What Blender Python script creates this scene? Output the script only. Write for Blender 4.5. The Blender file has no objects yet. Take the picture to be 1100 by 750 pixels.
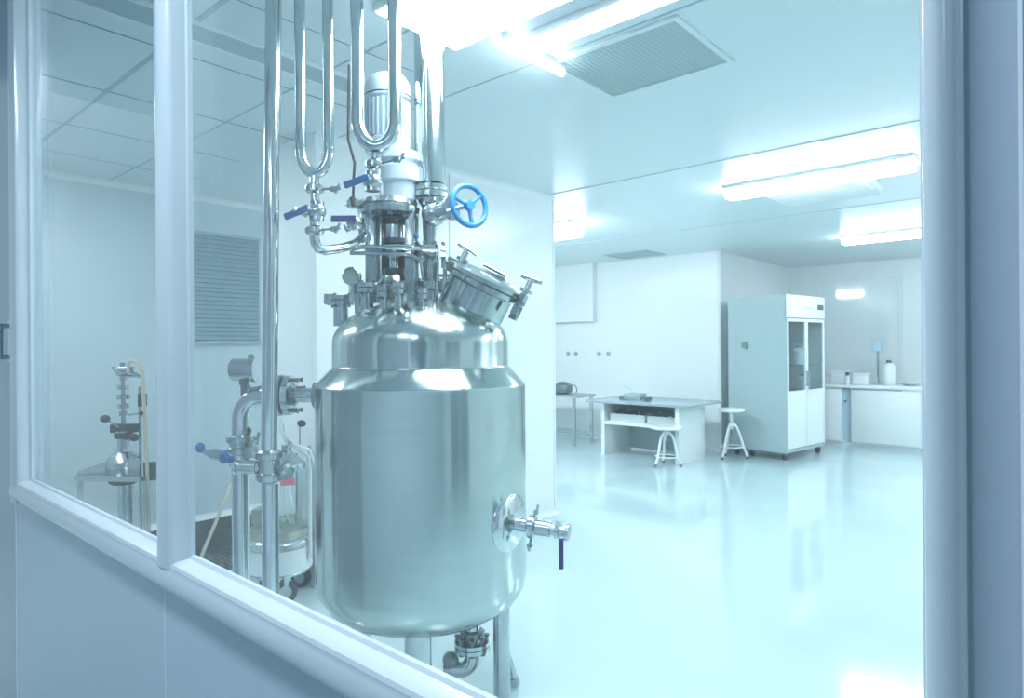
import bpy, bmesh, math, random
from mathutils import Vector, Matrix
random.seed(7)
PI = math.pi
SC = bpy.context.scene
COL = SC.collection

# ------------------------------------------------------------------ camera
F_PX, YAW, ROLL, CAM_H, CEIL = 700.0, math.radians(41.2), math.radians(0.4), 1.5, 2.85
cam_data = bpy.data.cameras.new('camera')
cam_data.sensor_width = 36.0
cam_data.lens = 36.0 * F_PX / 1100.0
cam_data.shift_y = -2.0 / 1100.0
cam_data.clip_start = 0.02
cam = bpy.data.objects.new('camera', cam_data)
COL.objects.link(cam)
cam.matrix_world = (Matrix.Translation((0, 0, CAM_H)) @ Matrix.Rotation(YAW, 4, 'Z')
                    @ Matrix.Rotation(PI / 2, 4, 'X') @ Matrix.Rotation(-ROLL, 4, 'Z'))
SC.camera = cam
SC.view_settings.view_transform = 'Standard'
SC.view_settings.look = 'None'
SC.view_settings.gamma = 1.0
SC.view_settings.use_curve_mapping = False
SC.view_settings.exposure = 1.05

# ------------------------------------------------------------------ light levels
WORLD_COL, WORLD_STR = (0.50, 0.69, 0.81), 0.42
LAMP_COL = (0.92, 0.96, 1.0)
LAMP_STR = 15.5
w = bpy.data.worlds.new('world'); SC.world = w; w.use_nodes = True
w.node_tree.nodes['Background'].inputs[0].default_value = (*WORLD_COL, 1)
w.node_tree.nodes['Background'].inputs[1].default_value = WORLD_STR

def area(name, loc, aim, sx, sy, power, col):
    l = bpy.data.lights.new(name, 'AREA'); l.shape = 'RECTANGLE'; l.size = sx; l.size_y = sy
    l.energy = power; l.color = col
    o = bpy.data.objects.new(name, l); COL.objects.link(o); o.location = loc
    o.rotation_euler = (Vector(aim) - Vector(loc)).to_track_quat('-Z', 'Y').to_euler()
    return o
# unseen corridor lights, added to put highlights on the window frame
area('corridor_fill_light', (-0.75, -0.20, 2.62), (-0.75, -0.2, 0), 1.1, 0.25, 13, (0.74, 0.87, 1.0))
area('corridor_fill_light', (1.6, -0.45, 2.62), (1.6, -0.4, 0), 1.2, 0.25, 4, (0.74, 0.87, 1.0))

# ------------------------------------------------------------------ view geometry (pixel of the photograph -> place in the room)
def ray(px, py):
    x = (px - 550) / F_PX; y = -(py - 373) / F_PX
    c, s = math.cos(ROLL), math.sin(ROLL)
    xr, yr = x * c + y * s, -x * s + y * c
    return Vector((-math.sin(YAW) + xr * math.cos(YAW), math.cos(YAW) + xr * math.sin(YAW), yr))
CAMP = Vector((0, 0, CAM_H))
def P(px, py, depth): return CAMP + ray(px, py) * depth
def onz(px, py, z): d = ray(px, py); return CAMP + d * ((z - CAM_H) / d.z)
def ony(px, py, y): d = ray(px, py); return CAMP + d * (y / d.y)
def onx(px, py, x): d = ray(px, py); return CAMP + d * (x / d.x)
U = Vector((math.cos(YAW), math.sin(YAW), 0)); W = Vector((-math.sin(YAW), math.cos(YAW), 0)); Z = Vector((0, 0, 1))

# ------------------------------------------------------------------ materials
def mat(name, col, rough=0.5, metal=0.0, noise=0.0, nscale=8.0, nstretch=(1, 1, 1), aniso=0.0, bump=0.0,
        coat=0.0, emit=None, estr=0.0, spec=0.5, rvar=0.0, bscale=None):
    m = bpy.data.materials.new(name); m.use_nodes = True
    nt = m.node_tree; b = nt.nodes['Principled BSDF']
    b.inputs['Base Color'].default_value = (*col, 1)
    b.inputs['Roughness'].default_value = rough; b.inputs['Metallic'].default_value = metal
    b.inputs['Coat Weight'].default_value = coat; b.inputs['Coat Roughness'].default_value = 0.06
    b.inputs['Specular IOR Level'].default_value = spec
    tc = nt.nodes.new('ShaderNodeTexCoord'); mp = nt.nodes.new('ShaderNodeMapping')
    mp.inputs['Scale'].default_value = nstretch
    nt.links.new(tc.outputs['Object'], mp.inputs['Vector'])
    n = nt.nodes.new('ShaderNodeTexNoise'); n.inputs['Scale'].default_value = nscale; n.inputs['Detail'].default_value = 4
    nt.links.new(mp.outputs[0], n.inputs['Vector'])
    if noise:
        r = nt.nodes.new('ShaderNodeMapRange'); r.inputs['To Min'].default_value = 1 - noise; r.inputs['To Max'].default_value = 1 + noise
        r.inputs['From Min'].default_value = 0.3; r.inputs['From Max'].default_value = 0.7
        nt.links.new(n.outputs['Fac'], r.inputs['Value'])
        vm = nt.nodes.new('ShaderNodeVectorMath'); vm.operation = 'SCALE'; vm.inputs[0].default_value = col
        nt.links.new(r.outputs[0], vm.inputs['Scale']); nt.links.new(vm.outputs[0], b.inputs['Base Color'])
    if rvar:
        r = nt.nodes.new('ShaderNodeMapRange'); r.inputs['To Min'].default_value = max(rough - rvar, .02); r.inputs['To Max'].default_value = rough + rvar
        r.inputs['From Min'].default_value = 0.3; r.inputs['From Max'].default_value = 0.7
        nt.links.new(n.outputs['Fac'], r.inputs['Value']); nt.links.new(r.outputs[0], b.inputs['Roughness'])
    if bump:
        bp = nt.nodes.new('ShaderNodeBump'); bp.inputs['Strength'].default_value = bump; bp.inputs['Distance'].default_value = 0.002
        nt.links.new(n.outputs['Fac'], bp.inputs['Height']); nt.links.new(bp.outputs[0], b.inputs['Normal'])
    if aniso:
        t = nt.nodes.new('ShaderNodeTangent'); t.direction_type = 'RADIAL'; t.axis = 'Z'
        b.inputs['Anisotropic'].default_value = aniso; b.inputs['Anisotropic Rotation'].default_value = 0.25
        nt.links.new(t.outputs[0], b.inputs['Tangent'])
    if emit:
        b.inputs['Emission Color'].default_value = (*emit, 1); b.inputs['Emission Strength'].default_value = estr
    return m

STEEL = (0.60, 0.655, 0.66)
M = {}
M['tank'] = mat('brushed_stainless_steel', (0.46, 0.54, 0.53), 0.17, 1.0, noise=0.03, nscale=4, nstretch=(1, 1, 8), aniso=0.8)
M['pipe'] = mat('polished_stainless_steel', (0.56, 0.63, 0.64), 0.14, 1.0, noise=0.03, rvar=0.04)
M['steel'] = mat('satin_stainless_steel', (0.46, 0.52, 0.53), 0.22, 1.0, noise=0.08, nscale=20)
M['bolt'] = mat('dark_bolt_steel', (0.20, 0.24, 0.25), 0.35, 1.0)
M['darkmetal'] = mat('dark_coupling_metal', (0.035, 0.05, 0.055), 0.4, 0.4)
M['motor'] = mat('pale_motor_paint', (0.50, 0.60, 0.66), 0.28, 0.35)
M['blue'] = mat('blue_plastic', (0.003, 0.10, 0.28), 0.35, 0.0)
M['wheelblue'] = mat('bright_blue_enamel', (0.010, 0.19, 0.48), 0.35)
M['navy'] = mat('navy_plastic', (0.006, 0.02, 0.16), 0.35)
M['black'] = mat('black_rubber', (0.012, 0.014, 0.016), 0.5)
M['frame'] = mat('white_window_profile', (0.56, 0.64, 0.68), 0.22, 0.0, noise=0.025, nscale=5, coat=0.3)
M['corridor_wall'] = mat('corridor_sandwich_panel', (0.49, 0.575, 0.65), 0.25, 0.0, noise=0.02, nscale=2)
M['door'] = mat('corridor_door_paint', (0.30, 0.37, 0.45), 0.22, 0.0, noise=0.03, nscale=2)
M['joint'] = mat('panel_joint', (0.30, 0.42, 0.46), 0.5)
M['jointceil'] = mat('ceiling_joint', (0.42, 0.54, 0.58), 0.5)
M['jointpale'] = mat('pale_panel_joint', (0.80, 0.86, 0.88), 0.3)
M['wall'] = mat('cleanroom_panel', (0.84, 0.89, 0.90), 0.24, 0.0, noise=0.012, nscale=1.5)
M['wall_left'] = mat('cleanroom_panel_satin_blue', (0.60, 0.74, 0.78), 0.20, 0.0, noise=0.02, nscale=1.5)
M['ceil'] = mat('ceiling_panel', (0.69, 0.79, 0.82), 0.32, 0.0, noise=0.02, nscale=6, nstretch=(1, 12, 1))
M['floor'] = mat('epoxy_floor', (0.58, 0.745, 0.77), 0.13, 0.0, noise=0.03, nscale=1.2, rvar=0.03, coat=0.5)
M['white'] = mat('white_laminate', (0.80, 0.86, 0.87), 0.30)
M['cab'] = mat('grey_green_powder_coat', (0.40, 0.52, 0.53), 0.32, noise=0.015)
M['worktop'] = mat('grey_worktop', (0.34, 0.43, 0.46), 0.25, noise=0.04, nscale=30)
M['shutter'] = mat('grey_blind', (0.26, 0.40, 0.45), 0.45, noise=0.06, nscale=10, nstretch=(1, 1, 20))
M['mat'] = mat('dark_rubber_mat', (0.03, 0.05, 0.055), 0.6)
M['drum'] = mat('white_plastic', (0.78, 0.84, 0.86), 0.35)
M['olive'] = mat('yellowed_steel_lid', (0.42, 0.45, 0.38), 0.32, 0.8, noise=0.15, nscale=12)
M['pink'] = mat('pink_paper', (0.85, 0.22, 0.30), 0.6)
M['hose'] = mat('beige_hose', (0.55, 0.50, 0.40), 0.5)
M['clearhose'] = mat('pale_hose', (0.70, 0.78, 0.78), 0.25)
M['dial'] = mat('gauge_dial', (0.16, 0.26, 0.24), 0.55)
M['lamp'] = mat('lamp_diffuser', (0.9, 0.95, 1), 0.4, emit=LAMP_COL, estr=LAMP_STR)
M['lampbody'] = mat('lamp_body', (0.75, 0.8, 0.82), 0.35)
M['grey'] = mat('grey_vent', (0.40, 0.52, 0.56), 0.5)
M['bottle'] = mat('white_bottle_plastic', (0.8, 0.86, 0.88), 0.3)
M['palebl'] = mat('pale_blue_equipment', (0.45, 0.62, 0.72), 0.35)
M['darkgreen'] = mat('dark_green_contents', (0.05, 0.12, 0.10), 0.6, noise=0.5, nscale=40)
M['blade'] = mat('pale_cable', (0.5, 0.6, 0.64), 0.4)

def glass_mat(name, tint, refl=0.035, power=6.0, dirt=0.0, bloom_veil=0.0):
    m = bpy.data.materials.new(name); m.use_nodes = True; nt = m.node_tree
    for n in list(nt.nodes): nt.nodes.remove(n)
    out = nt.nodes.new('ShaderNodeOutputMaterial'); tr = nt.nodes.new('ShaderNodeBsdfTransparent')
    tr.inputs[0].default_value = (*tint, 1)
    gl = nt.nodes.new('ShaderNodeBsdfGlossy'); gl.inputs['Roughness'].default_value = 0.02
    lw = nt.nodes.new('ShaderNodeLayerWeight'); lw.inputs[0].default_value = 0.5
    pw = nt.nodes.new('ShaderNodeMath'); pw.operation = 'POWER'; pw.inputs[1].default_value = power
    nt.links.new(lw.outputs['Facing'], pw.inputs[0])
    ma = nt.nodes.new('ShaderNodeMath'); ma.operation = 'MULTIPLY_ADD'; ma.inputs[1].default_value = 1 - refl; ma.inputs[2].default_value = refl
    nt.links.new(pw.outputs[0], ma.inputs[0])
    mx = nt.nodes.new('ShaderNodeMixShader'); nt.links.new(ma.outputs[0], mx.inputs[0])
    nt.links.new(tr.outputs[0], mx.inputs[1]); nt.links.new(gl.outputs[0], mx.inputs[2])
    last = mx
    if dirt:
        df = nt.nodes.new('ShaderNodeBsdfTranslucent'); df.inputs[0].default_value = (.85, .92, .95, 1)
        tc = nt.nodes.new('ShaderNodeTexCoord'); n1 = nt.nodes.new('ShaderNodeTexNoise'); n1.inputs['Scale'].default_value = 170; n1.inputs['Detail'].default_value = 3
        n2 = nt.nodes.new('ShaderNodeTexNoise'); n2.inputs['Scale'].default_value = 5.5; n2.inputs['Detail'].default_value = 4
        nt.links.new(tc.outputs['Object'], n1.inputs['Vector']); nt.links.new(tc.outputs['Object'], n2.inputs['Vector'])
        a = nt.nodes.new('ShaderNodeMapRange'); a.inputs['From Min'].default_value = .62; a.inputs['From Max'].default_value = .74
        b = nt.nodes.new('ShaderNodeMapRange'); b.inputs['From Min'].default_value = .48; b.inputs['From Max'].default_value = .68
        nt.links.new(n1.outputs['Fac'], a.inputs['Value']); nt.links.new(n2.outputs['Fac'], b.inputs['Value'])
        mu = nt.nodes.new('ShaderNodeMath'); mu.operation = 'MULTIPLY'; nt.links.new(a.outputs[0], mu.inputs[0]); nt.links.new(b.outputs[0], mu.inputs[1])
        mb = nt.nodes.new('ShaderNodeMath'); mb.operation = 'MULTIPLY_ADD'; mb.inputs[1].default_value = dirt; mb.inputs[2].default_value = bloom_veil
        nt.links.new(mu.outputs[0], mb.inputs[0])
        m2 = nt.nodes.new('ShaderNodeMixShader'); nt.links.new(mb.outputs[0], m2.inputs[0])
        nt.links.new(mx.outputs[0], m2.inputs[1]); nt.links.new(df.outputs[0], m2.inputs[2]); last = m2
    nt.links.new(last.outputs[0], out.inputs['Surface'])
    return m
M['glass'] = glass_mat('window_glass', (0.955, 0.985, 0.99), dirt=0.07, bloom_veil=0.0)
M['dustyhazedglass'] = glass_mat('dusty_hazed_window_glass', (0.955, 0.985, 0.99), dirt=0.08, bloom_veil=0.022)  # specks are dirt; the even veil imitates lens bloom
M['clearglass'] = glass_mat('clear_glass', (0.90, 0.97, 0.98))
M['cabglass'] = glass_mat('cabinet_glass', (0.95, 0.985, 0.99), refl=0.06)

# ------------------------------------------------------------------ mesh helpers
class B:
    """collects shapes into one mesh"""
    def __init__(s): s.bm = bmesh.new()
    def _x(s, vs, mtx):
        for v in vs: v.co = mtx @ v.co
    def box(s, lo, hi, mtx=None, bev=0.0):
        lo, hi = Vector(lo), Vector(hi)
        r = bmesh.ops.create_cube(s.bm, size=1)['verts']
        c = (lo + hi) / 2; d = hi - lo
        for v in r: v.co = Vector((v.co.x * d.x, v.co.y * d.y, v.co.z * d.z)) + c
        if bev:
            es = list({e for v in r for e in v.link_edges})
            q = bmesh.ops.bevel(s.bm, geom=es, offset=bev, segments=2, affect='EDGES', profile=0.5)
            r = list({v for f in q['faces'] for v in f.verts} | {v for v in r if v.is_valid})
        if mtx: s._x(r, mtx)
        return s
    def cyl(s, p0, p1, r0, r1=None, seg=20, cap=True):
        p0, p1 = Vector(p0), Vector(p1); r1 = r0 if r1 is None else r1
        d = p1 - p0; L = d.length
        r = bmesh.ops.create_cone(s.bm, cap_ends=cap, segments=seg, radius1=r0, radius2=r1, depth=L)['verts']
        m = Matrix.Translation((p0 + p1) / 2) @ d.to_track_quat('Z', 'Y').to_matrix().to_4x4()
        s._x(r, m); return s
    def ball(s, c, r, sc=(1, 1, 1), mtx=None, seg=16):
        vs = bmesh.ops.create_uvsphere(s.bm, u_segments=seg, v_segments=max(8, seg // 2), radius=r)['verts']
        for v in vs: v.co = Vector((v.co.x * sc[0], v.co.y * sc[1], v.co.z * sc[2]))
        if mtx: s._x(vs, mtx)
        for v in vs: v.co += Vector(c)
        return s
    def tube(s, pts, r, seg=14, cap=True, closed=False):
        pts = [Vector(p) for p in pts]; n = len(pts); rings = []
        rr = r if isinstance(r, (list, tuple)) else [r] * n
        prev = None
        for i, p in enumerate(pts):
            if closed: t = (pts[(i + 1) % n] - pts[i - 1]).normalized()
            elif i == 0: t = (pts[1] - p).normalized()
            elif i == n - 1: t = (p - pts[-2]).normalized()
            else: t = ((pts[i + 1] - p).normalized() + (p - pts[i - 1]).normalized()).normalized()
            if prev is None:
                a = Vector((0, 0, 1)) if abs(t.z) < 0.9 else Vector((1, 0, 0))
                nx = t.cross(a).normalized()
            else: nx = (prev - t * prev.dot(t)).normalized()
            prev = nx; ny = t.cross(nx)
            rings.append([s.bm.verts.new(p + (nx * math.cos(2 * PI * k / seg) + ny * math.sin(2 * PI * k / seg)) * rr[i]) for k in range(seg)])
        rng = range(n if closed else n - 1)
        for i in rng:
            a, b = rings[i], rings[(i + 1) % n]
            for k in range(seg):
                s.bm.faces.new((a[k], a[(k + 1) % seg], b[(k + 1) % seg], b[k]))
        if cap and not closed:
            s.bm.faces.new(rings[0][::-1]); s.bm.faces.new(rings[-1])
        return s
    def lathe(s, prof, origin=(0, 0, 0), axis=(0, 0, 1), seg=48):
        q = Vector(axis).normalized().to_track_quat('Z', 'Y').to_matrix().to_4x4()
        m = Matrix.Translation(origin) @ q; rings = []
        for (r, z) in prof:
            if r < 1e-6: rings.append([s.bm.verts.new(m @ Vector((0, 0, z)))])
            else: rings.append([s.bm.verts.new(m @ Vector((r * math.cos(2 * PI * k / seg), r * math.sin(2 * PI * k / seg), z))) for k in range(seg)])
        for a, b in zip(rings, rings[1:]):
            for k in range(seg):
                k2 = (k + 1) % seg
                if len(a) == 1 and len(b) == 1: continue
                if len(a) == 1: s.bm.faces.new((a[0], b[k2], b[k]))
                elif len(b) == 1: s.bm.faces.new((a[k], a[k2], b[0]))
                else: s.bm.faces.new((a[k], a[k2], b[k2], b[k]))
        if len(rings[0]) > 1: s.bm.faces.new(rings[0][::-1])
        if len(rings[-1]) > 1: s.bm.faces.new(rings[-1])
        return s
    def prism(s, poly, vec):
        """polygon (3D points) swept along vec"""
        a = [s.bm.verts.new(Vector(p)) for p in poly]; b = [s.bm.verts.new(Vector(p) + Vector(vec)) for p in poly]
        n = len(a)
        for i in range(n): s.bm.faces.new((a[i], a[(i + 1) % n], b[(i + 1) % n], b[i]))
        s.bm.faces.new(a[::-1]); s.bm.faces.new(b); return s
    def torus(s, c, axis, R, r, seg=40, sub=10):
        q = Vector(axis).normalized().to_track_quat('Z', 'Y')
        return s.tube([Vector(c) + q @ Vector((R * math.cos(2 * PI * k / seg), R * math.sin(2 * PI * k / seg), 0)) for k in range(seg)], r, sub, closed=True)
    def bolts_unused(s, c, axis, R, n, r, h, off=0.0):
        ax = Vector(axis).normalized(); q = ax.to_track_quat('Z', 'Y')
        for k in range(n):
            a = 2 * PI * (k + off) / n
            p = Vector(c) + q @ Vector((R * math.cos(a), R * math.sin(a), 0))
            s.cyl(p - ax * h / 2, p + ax * h / 2, r, seg=6)
        return s

def bolts(parent, c, axis, R, n, r, h, off=0.0, name='bolt'):
    ax = Vector(axis).normalized(); q_ = ax.to_track_quat('Z', 'Y'); c = Vector(c)
    for k in range(n):
        a = 2 * PI * (k + off) / n
        p = c + q_ @ Vector((R * math.cos(a), R * math.sin(a), 0))
        obj(name, B().cyl(p - ax * h / 2, p + ax * h / 2, r, seg=6).cyl(p + ax * (h / 2 - r), p + ax * h / 2, r * 1.5, seg=6).cyl(p - ax * h / 2, p - ax * (h / 2 - r), r * 1.5, seg=6), 'bolt', parent)

def obj(name, b, m, parent=None, origin=None, label=None):
    bmesh.ops.recalc_face_normals(b.bm, faces=b.bm.faces[:])
    me = bpy.data.meshes.new(name)
    if parent is not None: o0 = Vector(parent['_o'])
    else: o0 = Vector(origin) if origin is not None else Vector((0, 0, 0))
    for v in b.bm.verts: v.co -= o0
    b.bm.to_mesh(me); b.bm.free()
    me.polygons.foreach_set('use_smooth', [True] * len(me.polygons)); me.set_sharp_from_angle(angle=math.radians(32))
    me.materials.append(M[m] if isinstance(m, str) else m)
    o = bpy.data.objects.new(name, me); COL.objects.link(o)
    o['_o'] = tuple(o0)
    if parent is not None: o.parent = parent
    else: o.location = o0
    if label: o['label'] = label
    return o
def thing(name, label, cat, loc, group=None):
    o = bpy.data.objects.new(name, None); COL.objects.link(o); o.empty_display_size = 0.1
    o.location = loc; o['_o'] = tuple(loc); o['label'] = label; o['category'] = cat
    if group: o['group'] = group
    return o
def tag(o, label, cat, group=None):
    o['label'] = label; o['category'] = cat
    if group: o['group'] = group
    return o
def struct(name, b, m, parent=None, origin=None):
    o = obj(name, b, m, parent, origin)
    if parent is None: o['kind'] = 'structure'
    return o
def copy_tree(o, parent=None):
    c = o.copy(); COL.objects.link(c); c.parent = parent
    for ch in list(o.children): copy_tree(ch, c)
    return c
def arc(c, a, b, r, t0, t1, n=10):
    """points on an arc about c in the plane of unit vectors a, b"""
    return [Vector(c) + (Vector(a) * math.cos(t) + Vector(b) * math.sin(t)) * r for t in [t0 + (t1 - t0) * i / n for i in range(n + 1)]]
def ferrule(b, p, axis, r, t=0.012, k=1.5):
    """tri-clamp joint: two flared discs with a rounded band"""
    ax = Vector(axis).normalized(); p = Vector(p)
    b.lathe([(r, -t * 1.5), (r * k, -t * .9), (r * k, -t * .6), (r * k * 1.12, -t * .6), (r * k * 1.12, t * .6), (r * k, t * .6), (r * k, t * .9), (r, t * 1.5)], p, ax, 28)
    return b
def wing(b, p, d, L=0.04, r=0.006):
    """the clamp's screw and wing nut, sticking out along d"""
    p = Vector(p); d = Vector(d).normalized()
    b.cyl(p, p + d * L, r * .7, seg=8); b.cyl(p + d * L * .55, p + d * L * .8, r * 1.5, seg=8)
    s = d.cross(Z).normalized() if abs(d.z) < .9 else U
    b.cyl(p + d * L * .75 - Z * r * 2.2, p + d * L + Z * r * 2.6, r * .8, seg=8)
    return b

# ------------------------------------------------------------------ room shell
XL, XS, YB, XC, YF, XR = -5.85, -3.60, 8.90, -3.87, 11.80, 1.60   # left wall, shaft face, back wall, corner, far wall, right wall
YW = 0.45                                                         # corridor face of the window wall
GY = 0.4665                                                         # glass plane
OX0, OX1, OZ0, OZ1 = -2.105, -0.068, 1.155, 2.62                   # window opening

struct('floor', B().box((-7.4, -1.6, -0.1), (XR + .1, YF + .1, 0)), 'floor')
struct('ceiling', B().box((-7.4, 0.45, CEIL), (XR + .1, YF + .1, CEIL + .1)), 'ceil')
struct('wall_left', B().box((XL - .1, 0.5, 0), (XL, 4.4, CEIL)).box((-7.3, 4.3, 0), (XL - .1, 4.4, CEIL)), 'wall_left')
struct('wall_left_rear', B().box((-7.4, 4.4, 0), (-7.3, YB + .1, CEIL)), 'wall')
struct('wall_shaft', B().box((-4.22, 2.25, 0), (XS, 4.70, CEIL)), 'wall')
struct('wall_back', B().box((-7.3, YB, 0), (XC, YF + .1, CEIL)), 'wall')
struct('wall_far', B().box((XC, YF, 0), (XR + .1, YF + .1, CEIL)), 'wall')
struct('wall_right', B().box((XR, 0.5, 0), (XR + .1, YF, CEIL)), 'wall')
struct('wall_bulkhead', B().box((-7.3, 8.78, ony(637, 345, 8.78).z), (ony(637, 345, 8.78).x, YB, CEIL)), 'wall')
# pale cove strips along floor and ceiling
def cove(b, p0, p1, n, z, up):
    p0, p1, n = Vector(p0), Vector(p1), Vector(n)
    s = 1 if up else -1; r = 0.045
    pts = [p0] + [p0 + n * r * (1 - math.sin(t)) + Z * s * r * (1 - math.cos(t)) for t in [PI / 2 * i / 5 for i in range(6)]]
    poly = [Vector(q) + Z * z for q in pts]
    b.prism(poly, p1 - p0)
b = B(); cove(b, (XL, .5, 0), (XL, 4.3, 0), (1, 0, 0), 0, True); struct('baseboard_left', b, 'jointpale')
b = B(); cove(b, (XS, 2.25, 0), (XS, 4.7, 0), (1, 0, 0), 0, True); struct('baseboard_shaft', b, 'jointpale')
b = B(); cove(b, (-7.3, YB, 0), (XC, YB, 0), (0, -1, 0), 0, True); struct('baseboard_back', b, 'jointpale')
b = B(); cove(b, (XL, .5, 0), (XL, 4.3, 0), (1, 0, 0), CEIL, False); struct('trim_1', b, 'jointpale')
b = B(); cove(b, (XS, 2.25, 0), (XS, 4.7, 0), (1, 0, 0), CEIL, False); struct('trim_2', b, 'jointpale')
b = B().cyl((XS - .012, 2.262, 0), (XS - .012, 2.262, CEIL), 0.02); struct('trim_3', b, 'jointpale')
b = B().cyl((XS - .012, 4.69, 0), (XS - .012, 4.69, CEIL), 0.02); struct('trim_4', b, 'jointpale')
b = B().cyl((XC - .01, YB + .01, 0), (XC - .01, YB + .01, CEIL), 0.03); struct('trim_5', b, 'jointpale')
# ceiling joints
b = B()
for y, x0, x1, wd in ((1.17, XL, 0.5, .022), (1.80, XL, XR, .010), (2.41, XS, XR, .010), (4.58, XS, XR, .014), (7.0, -7.3, XR, .01)):
    b.box((x0, y - wd / 2, CEIL - .003), (x1, y + wd / 2, CEIL + .01))
struct('trim_6', b, M['jointceil'])
b = B()
for x, wd in ((-2.45, .005), (-3.09, .008), (-3.82, .008), (-4.55, .006), (-5.25, .004)):
    b.box((x - wd / 2, .5, CEIL - .003), (x + wd / 2, 2.25, CEIL + .01))
struct('trim_7', b, 'joint')
# slim channel running into the room across the ceiling
b = B().box((-2.885, .5, CEIL - .012), (-2.735, 2.2, CEIL + .01)); struct('trim_8', b, M['grey'])
b = B().box((-2.90, .5, CEIL - .016), (-2.885, 2.2, CEIL + .01)).box((-2.735, .5, CEIL - .016), (-2.722, 2.2, CEIL + .01)); struct('trim_9', b, 'jointpale')
# wall joints
b = B()
for y in (1.25, 2.4): b.box((XL - .01, y - .003, 0), (XL + .002, y + .003, CEIL))
for y in (3.4,): b.box((XS - .01, y - .003, 0), (XS + .002, y + .003, CEIL))
struct('trim_10', b, 'joint')

# closed grey blind over a hatch in the left wall
wn = thing('window_2', 'x', 'window', (XL, 2.75, 1.57)); del wn['label']; del wn['category']; wn['kind'] = 'structure'
b = B()
for i in range(24):
    z0 = 1.58 + i * .039
    b.prism([(XL + .012, 2.33, z0), (XL + .026, 2.33, z0 + .004), (XL + .012, 2.33, z0 + .039)], (0, .715, 0))
b.box((XL, 2.33, 1.58), (XL + .014, 3.045, 2.52)); obj('blind', b, 'shutter', wn)
b = B().box((XL, 2.30, 1.545), (XL + .03, 3.06, 1.575)).box((XL, 2.30, 2.515), (XL + .035, 3.06, 2.54)).box((XL, 3.045, 1.57), (XL + .02, 3.06, 2.52))
obj('window_frame', b, 'grey', wn)

# window in the far wall
wf = thing('window_3', 'x', 'window', (-2.77, YF, 1.0)); del wf['label']; del wf['category']; wf['kind'] = 'structure'
b = B()
for lo, hi in (((-3.40, 2.58), (-2.13, 2.62)), ((-3.40, 1.0), (-2.13, 1.04)), ((-3.40, 1.04), (-3.36, 2.58)), ((-2.17, 1.04), (-2.13, 2.58))):
    b.box((lo[0], YF - .03, lo[1]), (hi[0], YF + .01, hi[1]))
obj('window_frame', b, 'jointpale', wf)
gm = mat('far_window_glass', (0.80, 0.88, 0.90), 0.06, 0.0, spec=0.9)
obj('window_pane', B().box((-3.37, YF - .012, 1.03), (-2.16, YF - .004, 2.59)), gm, wf)

# ------------------------------------------------------------------ window wall, corridor side
b = B()
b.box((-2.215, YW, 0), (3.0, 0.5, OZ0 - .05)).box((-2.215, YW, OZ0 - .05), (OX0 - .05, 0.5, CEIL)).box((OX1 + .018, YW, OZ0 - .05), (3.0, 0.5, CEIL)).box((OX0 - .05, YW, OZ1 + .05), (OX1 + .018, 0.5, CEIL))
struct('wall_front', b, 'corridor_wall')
b = B().box((-2.219, YW - .0015, 0), (-2.212, YW + .01, 2.85)).box((-1.194, YW - .0008, 0), (-1.1925, YW + .01, OZ0 - .055))
struct('trim_11', b, 'jointpale')
b = B().box((OX1 + .0185, YW - .0012, 0), (OX1 + .0205, YW + .01, 2.85)); struct('trim_12', b, 'joint')
b = B().box((-.0255, YW - .001, 0), (-.0235, YW + .01, 2.85)); struct('trim_13', b, 'jointpale')
# corridor door at the far left
b = B().box((-3.6, YW, 0), (-2.2155, 0.5, CEIL)); dr = struct('door_1', b, 'door', origin=(-2.9, YW, 0))
hc = ony(4, 366, YW - .02)
b = B().box((hc.x - .03, YW - .006, hc.z - .06), (hc.x + .03, YW, hc.z + .06), bev=.002)
b.cyl((hc.x, YW - .03, hc.z + .045), (hc.x, YW - .03, hc.z - .05), .009, seg=12).cyl((hc.x, YW - .03, hc.z + .04), (hc.x, YW, hc.z + .04), .007, seg=12).cyl((hc.x, YW - .03, hc.z - .045), (hc.x, YW, hc.z - .045), .007, seg=12)
obj('door_handle', b, 'pipe', dr)
# unseen dark panels, added on the right wall to streak the vessel's reflections
for i_, (lo, hi) in enumerate((((XR - .02, 1.0, .05), (XR, 1.55, 2.2)), ((XR - .02, 1.62, .05), (XR, 2.17, 2.2)), ((XR - .02, 3.6, .9), (XR, 4.6, 2.2)))):
    dd_ = struct('window_%d' % (4 + i_), B().box(lo, hi), 'door', origin=lo)
    obj('window_frame', B().box((XR - .03, lo[1] - .03, lo[2]), (XR, lo[1], hi[2])).box((XR - .03, hi[1], lo[2]), (XR, hi[1] + .03, hi[2])).box((XR - .03, lo[1] - .03, hi[2]), (XR, hi[1] + .03, hi[2] + .03)), 'frame', dd_)
# corridor shell behind the camera
struct('wall_corridor', B().box((-3.6, -1.7, 0), (3.0, -1.6, 2.7)), 'door')
struct('ceiling_corridor', B().box((-3.6, -1.6, 2.7), (3.0, YW, 2.8)), 'corridor_wall')

# window_1: glass, frame profile, mullion
w1 = thing('window_1', 'x', 'window', ((OX0 + OX1) / 2, GY, OZ0)); del w1['label']; del w1['category']; w1['kind'] = 'structure'
MUX0, MUX1 = -1.168, -1.112
obj('glass_pane', B().box((OX0 - .01, GY, OZ0 - .01), (MUX0 + .01, GY + .006, OZ1 + .01)), 'glass', w1)
obj('glass_pane', B().box((MUX1 - .01, GY, OZ0 - .01), (OX1 + .01, GY + .006, OZ1 + .01)), 'dustyhazedglass', w1)
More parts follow.
